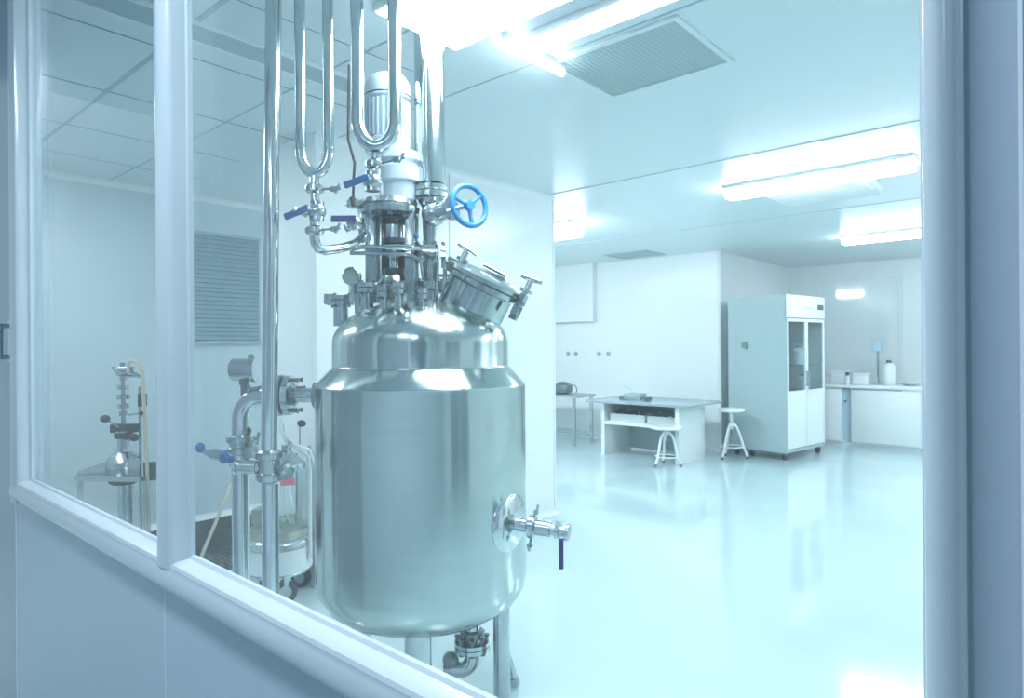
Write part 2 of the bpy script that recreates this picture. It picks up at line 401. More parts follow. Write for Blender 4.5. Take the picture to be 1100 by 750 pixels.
# profile: (distance away from glass edge, y)
def prof(wd):
    return [(-.004, GY), (-.004, .460), (0, .456), (.001, .437), (.004, .4300), (.009, .4275), (.012, .4278), (.016, .4262), (.024, .4236), (.034, .4228), (wd - .014, .4245), (wd - .008, .428),
            (wd - .004, .434), (wd - .002, .441), (wd, .446), (wd, GY)]
b = B(); b.prism([(OX0 - .056, y, OZ0 - s) for s, y in prof(.057)], (OX1 - OX0 + .056 + .018, 0, 0)); obj('sill_profile', b, 'frame', w1)
b = B(); b.prism([(OX0 - s, y, OZ0 - .057) for s, y in prof(.058)], (0, 0, OZ1 - OZ0 + .1)); obj('jamb', b, 'frame', w1)
jp = [(-.006, GY), (-.006, .4645), (-.002, .462), (0, .452), (0, .438)] + [(.0075 - .0075 * math.cos(a), .4335 - .0085 * math.sin(a)) for a in [PI * k / 12 for k in range(13)]] + [(.0155, .438), (.016, .4415), (.0172, .4432), (.0185, .4438), (.0185, GY)]
b = B(); b.prism([(OX1 + s, y, OZ0 - .06) for s, y in jp], (0, 0, OZ1 - OZ0 + .1)); obj('jamb', b, 'frame', w1)
b = B(); b.prism([(OX0 - .056, y, OZ1 + s) for s, y in prof(.057)], (OX1 - OX0 + .09, 0, 0)); obj('head_profile', b, 'frame', w1)
mp = [(MUX0 - .004, GY), (MUX0 - .004, .460), (MUX0, .456), (MUX0 + .001, .432), (MUX0 + .005, .4262), (MUX0 + .014, .4240), (MUX0 + .028, .4234), (MUX0 + .042, .4240),
      (MUX1 - .005, .4262), (MUX1 - .001, .431), (MUX1, .436), (MUX1, .456), (MUX1 + .003, .459), (MUX1 + .003, GY)]
b = B(); b.prism([(x, y, OZ0 - .012) for x, y in mp], (0, 0, OZ1 - OZ0 + .03)); obj('mullion', b, 'frame', w1)

# ------------------------------------------------------------------ ceiling lamps
def lamp(label, x0, x1, y0, y1, h=.085, group='long white ceiling lamps', taper=.03):
    t = thing('ceiling_lamp', label, 'ceiling lamp', ((x0 + x1) / 2, (y0 + y1) / 2, CEIL), group)
    obj('lamp_body', B().box((x0 - .01, y0 - .01, CEIL - .03), (x1 + .01, y1 + .01, CEIL)), 'lampbody', t)
    yz = [(y0, CEIL - .03), (y0 + taper * .3, CEIL - h * .8), (y0 + taper, CEIL - h), (y1 - taper, CEIL - h), (y1 - taper * .3, CEIL - h * .8), (y1, CEIL - .03)]
    obj('lamp_diffuser', B().prism([(x0, y, z) for y, z in yz], (x1 - x0, 0, 0)), 'lamp', t)
    return t
lamp('very bright wide ceiling lamp above the steel vessel, cut by the top of the view', -2.08, -.95, 1.58, 2.02, .034, taper=.01)
lamp('narrow bright lamp strip just behind the widest ceiling lamp', -1.80, -.90, 2.16, 2.29, .034, taper=.01)
lamp('added ceiling lamp close above the far left corner, unseen behind the left jamb', -5.3, -3.8, .56, .80, .05)  # unseen, added to light the left wall and shaft face
lamp('long bright ceiling lamp nearest the white right-hand window jamb', -2.27, -.90, 5.32, 5.52, .10)
lamp('bright ceiling lamp farther back, right above the white counter', -2.24, -1.0, 8.75, 8.95, .10)
lamp('bright ceiling lamp half hidden behind the white wall edge by the vessel', -5.4, -4.08, 5.62, 5.86, .16)
lamp('added unseen ceiling lamp in line with the lamp nearest the right jamb', .1, 1.45, 5.3, 5.54, .10)  # out of view, added to brighten the back room
lamp('added unseen ceiling lamp in line with the lamp above the white counter', .0, 1.35, 8.75, 8.99, .10)  # added out of view for more light at the far end
lamp('added unseen ceiling lamp in line with the one half hidden by the white wall', -6.9, -5.7, 5.62, 5.86, .10)  # added behind the shaft wall to brighten the rear walls
t = thing('bright_tube', 'short bright tube under the ceiling beside the widest lamp', 'ceiling lamp', (-1.86, 2.3, CEIL))  # short emissive tube with a flat backing
obj('lamp_diffuser', B().cyl((-1.86, 2.10, CEIL - .045), (-1.86, 2.50, CEIL - .045), .016), 'lamp', t)
obj('lamp_body', B().box((-1.875, 2.09, CEIL - .03), (-1.845, 2.51, CEIL)), 'lampbody', t)

# ribbed white diffuser behind the lamp nearest the jamb
ra, rb_ = onz(862, 221, CEIL - .05), onz(948, 207, CEIL - .05)
t = thing('ribbed_diffuser', 'white ribbed ceiling box right behind the long lamp nearest the jamb', 'ceiling vent', ((ra.x + rb_.x) / 2, ra.y - .2, CEIL))
obj('housing', B().box((ra.x - .12, 5.60, CEIL - .05), (rb_.x, (ra.y + rb_.y) / 2, CEIL)), 'white', t)
b = B()
for k in range(14):
    yy = 5.62 + (((ra.y + rb_.y) / 2) - 5.65) * k / 13
    b.box((ra.x - .11, yy, CEIL - .056), (rb_.x - .01, yy + .012, CEIL - .05))
obj('ribs', b, 'white', t)

# air diffuser and vents
def grille(label, x0, x1, y0, y1, n, m='ceil', fr='ceil'):
    t = thing('ceiling_vent', label, 'ceiling vent', ((x0 + x1) / 2, (y0 + y1) / 2, CEIL))
    b = B(); k = .025
    b.box((x0, y0, CEIL - .012), (x1, y0 + k, CEIL)).box((x0, y1 - k, CEIL - .012), (x1, y1, CEIL)).box((x0, y0 + k, CEIL - .012), (x0 + k, y1 - k, CEIL)).box((x1 - k, y0 + k, CEIL - .012), (x1, y1 - k, CEIL))
    obj('vent_frame', b, fr, t)
    b = B()
    for i in range(n):
        for j in range(n):
            cx = x0 + k + (x1 - x0 - 2 * k) * (i + .5) / n; cy = y0 + k + (y1 - y0 - 2 * k) * (j + .5) / n; s = (x1 - x0 - 2 * k) / n * .36
            b.box((cx - s, cy - s, CEIL - .0045), (cx + s, cy + s, CEIL - .003))
    obj('grille', b, m, t)
    obj('backing', B().box((x0 + k, y0 + k, CEIL - .003), (x1 - k, y1 - k, CEIL - .001)), 'cab', t)
grille('square perforated air diffuser in the ceiling beside the widest lamp', -1.91, -1.23, 2.44, 3.02, 26, 'cab')
grille('grey square ceiling vent in front of the far back wall', -5.3, -4.6, 8.1, 8.7, 10, 'grey', 'grey')

# ------------------------------------------------------------------ steel reaction vessel
D0 = 2.75
TC = P(453, 373, D0); TC.z = 0
def q(px, py, dz=0.0): return P(px, py, D0 + dz)
tank = thing('reaction_vessel', 'large brushed stainless steel vessel with domed top, standing on legs behind the window', 'steel tank', TC)
pr = [(0, .385), (.15, .389), (.26, .402), (.34, .425), (.395, .462), (.425, .51), (.435, .56), (.435, 1.20), (.435, 1.338), (.4365, 1.343), (.4365, 1.349), (.433, 1.354), (.374, 1.416), (.368, 1.420), (.366, 1.426), (.366, 1.515)]
pr += [(.366 * math.cos(t), 1.52 + .182 * math.sin(t)) for t in [PI / 2 * i / 14 for i in range(1, 14)]] + [(0, 1.702)]
obj('vessel_shell', B().lathe(pr, TC, Z, 128), 'tank', tank)
obj('weld_seam', B().torus(TC + Z * 1.423, Z, .3665, .0022, 96, 6), 'pipe', tank)
obj('weld_seam', B().torus(TC + Z * 1.345, Z, .4358, .0022, 96, 6), 'pipe', tank)
for (du, dw, lr) in ((.02, -.30, .050), (.33, -.05, .035), (-.30, .14, .045)):
    a = TC + U * du + W * dw
    lg = obj('leg', B().cyl(a + Z * .05, a + Z * .50, lr, seg=24), 'steel', tank)
    obj('foot', B().cyl(a, a + Z * .02, lr * 1.3, seg=20).cyl(a + Z * .02, a + Z * .06, lr * .5, seg=16), 'bolt', lg)
# bottom outlet with flange, elbow and handle
c = q(507, 660, 0.0)
b = B().cyl(c, c - Z * .13, .035, seg=20)
f0 = q(507, 691)
b.cyl(f0 + Z * .012, f0 - Z * .004, .074, seg=28).cyl(f0 - Z * .008, f0 - Z * .024, .074, seg=28)
b.tube([f0, f0 - Z * .06] + arc(f0 - Z * .06 - U * .05, U, -Z, .05, 0, PI / 2, 6)[1:] + [f0 - Z * .11 - U * .12], .032)
bo = obj('bottom_outlet', b, 'steel', tank)
bolts(bo, f0 + Z * .002, Z, .062, 8, .008, .07)
obj('outlet_collar', B().cyl(f0 + Z * .03, f0 + Z * .055, .05, seg=20), 'bolt', bo)
b = B().ball(f0 - Z * .07 - U * .09, .035)
obj('outlet_valve', b, 'bolt', bo)
# little strut beside the right leg
a0 = q(543, 700, .12); a1 = q(553, 733, .12)
obj('drain_stub', B().cyl(a0, a1, .018, seg=16).cyl(a1 - (a1 - a0).normalized() * .02, a1 + (a1 - a0).normalized() * .012, .022, seg=16), 'steel', tank)

# front side valve with reinforcing pad
pc = q(543, 562, -.20)
ang = math.atan2((pc - TC).y, (pc - TC).x)
rd = (U * .86 - W * .51).normalized()
pc = TC + rd * .435; pc.z = 1.5 - (562 - 373) / 700 * ((pc - CAMP).dot(W))
vv = rd
b = B()
bsv = bmesh.ops.create_uvsphere(b.bm, u_segments=28, v_segments=14, radius=1)['verts']
mm = Matrix.Translation(pc - vv * .012) @ vv.to_track_quat('Z', 'Y').to_matrix().to_4x4()
for v in bsv: v.co = mm @ Vector((v.co.x * .118, v.co.y * .118, v.co.z * .034))
sv = obj('side_outlet', b, 'pipe', tank)
e1 = pc + vv * .05; vs_ = .80; vd = (U * .95 - W * .30 - Z * .08).normalized()
b = B().cyl(pc - vv * .02, pc + vd * 0.1025, .026, seg=20)
ferrule(b, pc + vd * 0.0820, vd, .027, .013)
b.cyl(pc + vd * 0.0984, pc + vd * 0.1558, .030, seg=20).cyl(pc + vd * 0.1558, pc + vd * 0.2132, .020, seg=16).cyl(pc + vd * 0.1763, pc + vd * 0.1927, .034, seg=8)
b.lathe([(.018, 0), (.034, .004), (.034, .02), (.018, .024)], pc + vd * 0.2091, vd, 20)
wing(b, pc + vd * 0.0820 - Z * .04, (U * -.3 - W * .3 - Z).normalized(), .05, .008); wing(b, pc + vd * 0.0820 + Z * .03, (U * .4 + Z * .6).normalized(), .045, .006)
vb = obj('valve_body', b, 'steel', sv)
h0 = pc + vd * 0.1952 - W * .03
obj('valve_handle', B().box((-.009, -.004, -.135), (.009, .006, -.02), Matrix.Translation(h0) @ Matrix.Rotation(YAW, 4, 'Z'), bev=.003), 'navy', vb)
obj('valve_port', B().cyl(pc + vd * 0.2230, pc + vd * 0.2312, .012, seg=14), 'black', vb)

# manhole on the right shoulder of the dome
th = math.radians(27); ax = (U * math.sin(th) + Z * math.cos(th) - W * .12).normalized(); lu = (U * math.cos(th) - Z * math.sin(th)); lu = (lu - ax * lu.dot(ax)).normalized(); lw = ax.cross(lu)
mc = q(519, 306, -.03)
mh = obj('manhole_neck', B().lathe([(.140, -.24), (.140, -.02), (.150, -.012), (.172, -.008), (.172, .010), (.150, .012)], mc, ax, 48), 'tank', tank)
b = B().lathe([(.168, .012), (.174, .018), (.174, .032), (.160, .038), (.10, .052), (0, .060)], mc, ax, 48)
obj('manhole_lid', b, 'steel', mh)
b = B().box((-.055, -.03, .03), (.055, .03, .062), Matrix.Translation(mc - lw * .0 + lu * .02) @ Matrix((lu, lw, ax)).transposed().to_4x4(), bev=.004)
b.cyl(mc + lu * -.09 + ax * .04, mc + lu * .13 + ax * .045, .010, seg=12).cyl(mc + lu * -.03 + ax * .075 - lw * .04, mc + lu * .07 + ax * .075 - lw * .04, .012, seg=12)
b.box((-.17, -.012, .028), (-.07, .012, .046), Matrix.Translation(mc - lw * .06) @ Matrix((lu, lw, ax)).transposed().to_4x4())
obj('lid_hinge', b, 'steel', mh)
for s_, (hx, hy), (bx, by) in ((-1, (502, 268), (488, 297)), (1, (571, 300), (556, 331))):
    p0, p1 = q(bx, by, -.12 if s_ > 0 else -.08), q(hx, hy, -.12 if s_ > 0 else -.08); dd = (p1 - p0).normalized(); cr = (lu * .9).normalized()
    if s_ > 0: cr = (U * .93 - Z * .35).normalized()
    else: cr = (U * .82 - Z * .57).normalized()
    b = B().tube([p0, p1], .012, 12).cyl(p0 + dd * .03, p0 + dd * .06, .020, seg=10).cyl(p0 + dd * .07, p0 + dd * .082, .026, seg=14)
    b.tube([p1 - cr * .045, p1 - cr * .02, p1 + cr * .02, p1 + cr * .045], [.008, .011, .011, .008], 12)
    b.cyl(p0 - dd * .05, p0 + dd * .02, .016, seg=10).box((-.02, -.014, -.03), (.02, .014, .01), Matrix.Translation(p0) @ Matrix((lu, lw, ax)).transposed().to_4x4())
    lc = obj('lid_clamp', b, 'steel', mh)
    obj('clamp_nut', B().cyl(p0 + dd * .015, p0 + dd * .03, .022, seg=6).cyl(p0 - dd * .05, p0 - dd * .03, .018, seg=6), 'bolt', lc)

# nozzle ring on the dome: flanged pads
def pad(px, py, rr, dz=0, hgt=.09, name='nozzle', n=6):
    c = q(px, py, dz)
    b = B().cyl(c - Z * hgt, c, rr * .62, seg=20).cyl(c - Z * .012, c + Z * .006, rr, seg=28).cyl(c + Z * .010, c + Z * .028, rr, seg=28)
    o = obj(name, b, 'steel', tank)
    bolts(o, c + Z * .008, Z, rr * .82, n, .005, .058, .25)
    return c
pad(391, 312, .062, -.05, .14)
pad(366, 325, .050, .0, .10, n=4)
pad(413, 316, .030, -.20, .09, n=4)
pad(428, 312, .026, -.24, .09, n=4)
pad(453, 318, .026, -.22, .05, n=4)
c = q(352, 323)
obj('blind_clamp', B().tube([q(349, 322), q(353, 324), q(375, 323)], [.012, .018, .012], 12).cyl(q(352, 316), q(352, 327), .016, seg=12), 'steel', tank)
# pressure gauge
gc = q(378, 297, -.12)
g = obj('pressure_gauge', B().lathe([(.036, -.018), (.037, .014), (.033, .018), (.033, .012), (0, .012)], gc, -W, 32).cyl(gc - Z * .03, gc - Z * .115, .008, seg=10).cyl(gc - Z * .075, gc - Z * .10, .013, seg=6), 'steel', tank)
obj('dial', B().cyl(gc - W * .008, gc - W * .0135, .032, seg=28), 'dial', g)

# agitator drive standing on the dome
ac = q(424, 373); ac.z = 0
def zz(py, depth=D0): return CAM_H - (py - 373) / F_PX * depth
b = B().lathe([(.10, zz(326)), (.10, zz(316)), (.085, zz(315)), (.085, zz(306)), (.070, zz(303)), (.055, zz(296)), (0, zz(292))], ac, Z, 40)
ag = obj('agitator_stand', b, 'steel', tank)
b = B()
for du, dw in ((-.088, -.05), (.075, -.05), (-.088, .07), (.075, .07)):
    a = ac + U * du + W * dw; b.box((-.020, -.014, zz(318)), (.020, .014, zz(228)), Matrix.Translation(a) @ Matrix.Rotation(YAW, 4, 'Z'), bev=.003)
b.box((-.12, -.075, zz(270)), (.10, .09, zz(265)), Matrix.Translation(ac) @ Matrix.Rotation(YAW, 4, 'Z'))
obj('stand_column', b, 'steel', ag)
b = B().cyl(ac + Z * zz(310), ac + Z * zz(225), .020, seg=20)
obj('shaft', b, 'pipe', ag)
b = B().cyl(ac + Z * zz(262), ac + Z * zz(256), .052, seg=24).cyl(ac + Z * zz(240), ac + Z * zz(234), .055, seg=24).cyl(ac + Z * zz(298), ac + Z * zz(288), .045, seg=24).box((-.06, .03, zz(305)), (.06, .05, zz(235)), Matrix.Translation(ac) @ Matrix.Rotation(YAW, 4, 'Z'))
obj('shaft_guard', b, 'darkmetal', ag)
obj('collar', B().cyl(ac + Z * zz(276), ac + Z * zz(270), .03, seg=24), 'steel', ag)
b = B().cyl(ac + Z * zz(256), ac + Z * zz(242), .048, seg=24)
obj('coupling', b, 'steel', ag)
b = B().lathe([(.09, zz(233)), (.128, zz(231)), (.130, zz(224)), (.118, zz(222)), (.122, zz(221)), (.118, zz(216)), (.085, zz(213))], ac + U * -.02, Z, 48)
dfl = obj('drive_flange', b, 'steel', tank)
bolts(dfl, ac + U * -.02 + Z * zz(226), Z, .108, 10, .008, .07)
b = B().lathe([(.075, zz(216)), (.080, zz(200)), (.080, zz(198)), (.098, zz(196)), (.100, zz(182)), (.088, zz(180)), (.088, zz(176)), (.102, zz(174)), (.100, zz(166)), (.075, zz(163))], ac + U * .02, Z, 48)
obj('gearbox', b, 'motor', tank)
mcx = ac + U * -.022
b = B().lathe([(.09, zz(165)), (.098, zz(160)), (.098, zz(152)), (.086, zz(150)), (.086, zz(110)), (.098, zz(108)), (.099, zz(100)), (.094, zz(91)), (.078, zz(84)), (.05, zz(81)), (0, zz(80))], mcx, Z, 48)
mo = obj('motor', b, 'motor', tank)
b = B()
for k in range(28):
    a = 2 * PI * k / 28; d = Vector((math.cos(a), math.sin(a), 0)); s = d.cross(Z)
    p = mcx + d * .084
    b.prism([p - s * .0022 + Z * zz(150), p + s * .0022 + Z * zz(150), p + d * .013 + s * .0015 + Z * zz(150), p + d * .013 - s * .0015 + Z * zz(150)], (0, 0, zz(111) - zz(150)))
obj('cooling_fins', b, 'motor', mo)
obj('cowl_seam', B().torus(mcx + Z * zz(105), Z, .098, .003, 48, 6), 'bolt', mo)

# ------------------------------------------------------------------ pipes above the vessel
def rz(p, z): return Vector((p.x, p.y, z))
ZT = CEIL
def valve(parent, c, axis, r, hd, hl, hm='blue', name='ball_valve', updir=None):
    """ball valve body with end ferrules and a flat lever along hd"""
    ax_ = Vector(axis).normalized(); c = Vector(c)
    b = B().cyl(c - ax_ * r * 1.5, c + ax_ * r * 1.5, r * 1.15, seg=20).ball(c, r * 1.5, seg=18)
    up = Vector(updir).normalized() if updir is not None else -W
    b.cyl(c, c + up * r * 2.1, r * .42, seg=12).cyl(c + up * r * 2.1, c + up * r * 2.5, r * .6, seg=6)
    v = obj(name, b, 'steel', parent)
    hd = Vector(hd).normalized(); o = c + up * r * 2.3; n = hd.cross(up).normalized()
    mtx = Matrix((hd, n, up)).transposed().to_4x4()
    obj('valve_handle', B().box((-.012, -.013, -.005), (hl, .013, .007), Matrix.Translation(o) @ mtx, bev=.004), hm, v)
    return v
def clampj(parent, c, axis, r, wd=None, L=.045):
    b = ferrule(B(), c, axis, r, .012, 1.45)
    if wd is not None: wing(b, Vector(c) + Vector(wd).normalized() * r * 1.3, wd, L, .007)
    return obj('clamp', b, 'steel', parent)

# small U pipe, left of the motor
t = thing('u_bend_pipe', 'slim polished steel U-bend pipe with a blue lever valve, left of the motor', 'pipe', q(338, 200, -.3))
pl, prr = q(323, 160, -.3), q(353, 160, -.3); rad = (prr - pl).length / 2; cc = (pl + prr) / 2
pts = [rz(pl, ZT), rz(pl, cc.z)] + [cc - U * rad * math.cos(a) - Z * rad * 1.75 * math.sin(a) for a in [PI * i / 16 for i in range(1, 16)]] + [rz(prr, cc.z), rz(prr, ZT)]
obj('pipe_run', B().tube(pts, 0.021, 18), 'pipe', t)
for p_ in (pl, prr): obj('weld_ring', B().torus(rz(p_, cc.z), Z, 0.021, .0015, 20, 6), 'steel', t)
vc = q(338, 226, -.3)
obj('stem_pipe', B().tube([rz(vc, cc.z - rad * 1.6), rz(vc, q(338, 262, -.3).z)], .018, 14), 'pipe', t)
clampj(t, q(338, 203, -.3), Z, .022, U * .9 + W * -.4 - Z * .1, .09)
clampj(t, q(338, 248, -.3), Z, .022, U * .9 - W * .4, .09)
valve(t, q(340, 227, -.3), Z, .024, (-U * .93 - Z * .38), .085, 'blue', updir=-W * .8 - U * .35)
ct = obj('wing_screw', B().cyl(q(318, 226, -.34), q(330, 232, -.32), .008, seg=8).cyl(q(315, 225, -.35), q(320, 227, -.34), .013, seg=8), 'steel', t)
# bent delivery pipe under it
e = q(338, 250, -.3)
pts = [e, q(338, 257, -.3)] + [q(339, 262, -.3), q(342, 267, -.29), q(349, 269, -.27)] + [q(365, 267, -.20), q(380, 263, -.14), q(388, 257, -.08), q(394, 248, -.02), q(398, 238, .04)]
obj('delivery_pipe', B().tube(pts, .019, 14), 'pipe', t)
valve(t, q(382, 240, -.16), U, .020, -U, .085, 'navy', updir=Z * .2 - W)
obj('cross_pipe', B().tube([q(376, 268, -.12), q(392, 265, -.12), q(470, 268, -.1)], .009, 10).tube([q(376, 272, -.10), q(440, 273, -.10), q(452, 279, -.1), q(455, 300, -.08)], .008, 10), 'pipe', t)

# big U pipe in front of the motor
t = thing('u_bend_pipe', 'thick polished steel U-bend pipe hanging right in front of the motor', 'pipe', q(404, 165, -.3))
dz = -.30
pl, prr = q(384, 128, dz), q(424, 128, dz); rad = (prr - pl).length / 2; cc = (pl + prr) / 2
pts = [rz(pl, ZT), rz(pl, cc.z)] + [cc - U * rad * math.cos(a) - Z * rad * 1.45 * math.sin(a) for a in [PI * i / 16 for i in range(1, 16)]] + [rz(prr, cc.z), rz(prr, ZT)]
obj('pipe_run', B().tube(pts, .0255, 20), 'pipe', t)
obj('stem_pipe', B().tube([q(404, 165, dz), q(402, 205, dz)], .020, 14), 'pipe', t)
clampj(t, q(402, 177, dz), Z, .022, U * .85 - W * .3 + Z * .1, .10)
valve(t, q(400, 195, dz), Z, .024, (-U * .93 - Z * .33), .085, 'blue', updir=-W * .9 - U * .2)
obj('signal_cable', B().tube([q(375, 70, -.1), q(374, 150, -.1), q(381, 175, -.1), q(380, 190, -.1), q(379, 222, -.08)], .0055, 8).cyl(q(378, 212, -.08), q(381, 222, -.08), .012), 'black', t, label='black cable')
clampj(t, q(380, 219, -.05), Z, .022)
b = B(); ferrule(b, q(392, 243, -.03), U, .028, .014, 1.3); wing(b, q(385, 238, -.05), (-U - Z * .2), .05); wing(b, q(385, 247, -.05), (-U + Z * .1), .06); b.cyl(q(392, 230, -.05), q(389, 252, -.05), .016)
obj('clamp', b, 'steel', t)

# wide vent pipe with flanged valve and blue handwheel
vp = q(462, 200, .02)
t = thing('vent_pipe', 'widest polished steel pipe, from the ceiling down to the valve with blue handwheel', 'pipe', vp)
obj('pipe_run', B().cyl(rz(vp, zz(196)), rz(vp, ZT), .064, seg=40), 'pipe', t)
b = B().lathe([(.050, zz(196)), (.074, zz(199)), (.074, zz(204)), (.070, zz(205)), (.074, zz(206)), (.074, zz(211)), (.055, zz(213)), (.035, zz(222)), (.030, zz(262)), (.068, zz(264)), (.068, zz(269)), (.064, zz(270)), (.068, zz(271)), (.068, zz(276)), (.032, zz(278)), (.032, zz(300)), (.056, zz(302)), (.056, zz(310)), (.034, zz(312)), (.034, zz(336))], rz(vp, 0), Z, 40)
vl = obj('flanged_neck', b, 'steel', t)
bolts(vl, rz(vp, zz(206)), Z, .066, 8, .005, .07); bolts(vl, rz(vp, zz(270)), Z, .058, 8, .006, .08, .5); bolts(vl, rz(vp, zz(306)), Z, .048, 6, .005, .06)
vb_ = q(466, 230, -.02)
wc = q(504, 221, -.09); wa = (wc - q(470, 232, -.0)).normalized()
b = B().ball(vb_, .052, seg=24).cyl(vb_, vb_ + wa * .085, .044, .036, seg=24).cyl(vb_ + wa * .085, vb_ + wa * .10, .050, seg=24).cyl(vb_, wc, .010, seg=12)
gv = obj('globe_valve', b, 'steel', t)
wn_ = (-W * .78 + U * .60 + Z * .08).normalized()
b = B().torus(wc, wn_, .082, .0115, 48, 12).lathe([(.0, -.014), (.02, -.012), (.02, .012), (0, .014)], wc, wn_, 20)
qq = wn_.to_track_quat('Z', 'Y')
up_ = (Z - wn_ * wn_.z).normalized(); sd = wn_.cross(up_)
for k in range(3):
    a = 2 * PI * k / 3 + PI + .15
    d = up_ * math.cos(a) + sd * math.sin(a)
    b.tube([wc + d * .012, wc + d * .045 - wn_ * .004, wc + d * .078], [.011, .008, .009], 10)
obj('handwheel', b, 'wheelblue', gv)
# little relief line on the right of that neck
b = B().tube([q(478, 276), q(478, 300), q(474, 316)], .009, 10).cyl(q(478, 281), q(478, 288), .016, seg=12).cyl(q(478, 303), q(477, 312), .018, seg=12).cyl(q(470, 296), q(486, 296), .007, seg=8)
b.tube([q(472, 262, -.05), q(470, 290, -.1), q(468, 318, -.1)], .006, 8)
obj('relief_line', b, 'steel', t)
obj('blue_plug', B().cyl(q(446, 251, -.08), q(448, 256, -.08), .009), 'blue', t)

# tall standpipe in front, left of the vessel
dz = -.30
s0, s1 = P(289, 492, D0 + dz), P(294, -10, D0 + dz)
t = thing('standpipe', 'tall straight polished steel pipe from floor to ceiling, left of the vessel', 'pipe', rz(s0, 0))
s1 = s0 + (s1 - s0) * ((ZT - s0.z) / (s1.z - s0.z))
obj('pipe_run', B().cyl(s0, s1, .0295, seg=32), 'pipe', t)
sb = P(290, 520, D0 + dz); s3 = rz(sb, 0)
obj('pipe_run', B().cyl(s3, sb, .031, seg=32).cyl(s3, s3 + Z * .012, .06, seg=24), 'pipe', t)
b = B(); ferrule(b, P(289, 489, D0 + dz), Z, .034, .014, 1.35); ferrule(b, P(290, 512, D0 + dz), Z, .034, .014, 1.35); b.cyl(P(289, 492, D0 + dz), P(290, 510, D0 + dz), .040, seg=24)
b.tube([P(289, 500, D0 + dz), P(270, 503, D0 + dz), P(258, 500, D0 + dz)], .022, 14)
jb = obj('pipe_joint', b, 'steel', t)
b = B(); wing(b, P(299, 488, D0 + dz), U * .8 + Z * .4 - W * .3, .06, .009); wing(b, P(299, 502, D0 + dz), U * .9 - W * .5, .05, .010)
b.lathe([(.022, -.02), (.030, -.01), (.030, .01), (.022, .02)], P(307, 507, D0 + dz - .03), (U * .6 - Z * .5 - W * .5), 20)
obj('clamp_screw', b, 'steel', jb)
obj('drain_valve', B().cyl(P(254, 501, D0 + dz), P(276, 502, D0 + dz), .026, seg=20).cyl(P(252, 501, D0 + dz), P(255, 501, D0 + dz), .030, seg=20), 'steel', t)
bq = P(241, 491, D0 + dz - .02)
obj('handle_grip', B().ball(bq, .022, (1.35, .9, 1.15)).box((-.02, -.01, -.014), (.03, .012, .012), Matrix.Translation(bq + U * .01 - Z * .008) @ Matrix.Rotation(YAW, 4, 'Z'), bev=.005), 'blue', t)
obj('handle_rod', B().cyl(bq, P(256, 500, D0 + dz - .02), .008), 'steel', t)

# feed pipe with elbow and flange joining the vessel's left side
dz = 0.02
t = thing('side_feed_pipe', 'bent steel pipe with flange feeding the vessel from its left side', 'pipe', rz(P(258, 600, D0), 0))
DZ = D0 + dz
r_ = .036
yc = zz(423, DZ)
p_el = P(278, 423, DZ); vx = P(258, 450, DZ)
pts = [rz(vx, 0), rz(vx, zz(448, DZ))] + [Vector((vx.x, vx.y, 0)) + U * (.10 - .10 * math.cos(a)) + Z * (zz(448, DZ) + (yc - zz(448, DZ)) * math.sin(a)) for a in [PI / 2 * i / 8 for i in range(1, 9)]] + [rz(P(300, 423, DZ), yc)]
obj('pipe_run', B().tube(pts, r_, 24).cyl(rz(vx, 0), rz(vx, .012), .065, seg=24), 'pipe', t)
fa = rz(P(299, 423, DZ), yc)
b = B().cyl(fa, fa + U * .022, .088, seg=32).cyl(fa + U * .034, fa + U * .060, .084, seg=32).cyl(fa + U * .05, fa + U * .075, .06, .042, seg=24).cyl(fa + U * .06, rz(P(346, 422, DZ), yc), .030, seg=24)
fl = obj('flange', b, 'steel', t)
obj('gasket', B().cyl(fa + U * .022, fa + U * .034, .080, seg=32), 'black', fl)
bolts(fl, fa + U * .035, U, .070, 8, .007, .12, .5)
obj('nozzle_pad', B().cyl(rz(P(338, 422, DZ), yc), rz(P(345, 422, DZ), yc), .055, seg=24), 'bolt', fl)
# transmitter head on the elbow
hc_ = P(262, 397, DZ)
b = B().cyl(hc_ - U * .045, hc_ + U * .035, .046, seg=28).cyl(hc_ + U * .035, hc_ + U * .055, .054, seg=28).cyl(hc_ - U * .052, hc_ - U * .045, .040, seg=28).cyl(hc_ + U * .03 + Z * .04, hc_ + U * .03 + Z * .065, .012, seg=12)
th_ = obj('transmitter_head', b, 'steel', t)
obj('stem', B().cyl(hc_ - Z * .04, hc_ - Z * .11, .014, seg=14).cyl(hc_ - Z * .045, hc_ - Z * .065, .022, seg=6).tube([hc_ - Z * .05, hc_ - Z * .085 + U * .03, hc_ - Z * .075 + U * .09], .009, 10), 'bolt', th_)
# clamped valve on the riser
b = B(); ferrule(b, P(258, 472, DZ), Z, .038, .014, 1.35); ferrule(b, P(258, 484, DZ), Z, .038, .014, 1.3); b.cyl(P(258, 474, DZ), P(258, 500, DZ), .044, seg=24)
wing(b, P(268, 478, DZ - .03), U * .8 + Z * .6, .05, .009); wing(b, P(270, 487, DZ - .03), U * .9 - Z * .3, .06, .010); b.cyl(P(268, 462, DZ), P(268, 480, DZ), .006, seg=8)
b.box((-.02, -.03, -.03), (.035, .03, .02), Matrix.Translation(P(270, 484, DZ - .02)) @ Matrix.Rotation(YAW, 4, 'Z'), bev=.006)
obj('pipe_joint', b, 'steel', t)
obj('knob', B().ball(P(267, 463, DZ), .012, (1, 1, 1.5)), 'black', t)
obj('sampling_valve', B().cyl(P(228, 488, DZ - .05), P(244, 490, DZ - .05), .024, seg=20), 'steel', t)
obj('sampling_pipe', B().tube([P(256, 490, DZ - .03), P(226, 488, DZ - .05), P(216, 484, DZ - .06)], [.020, .019, .006], 12), 'pipe', t)
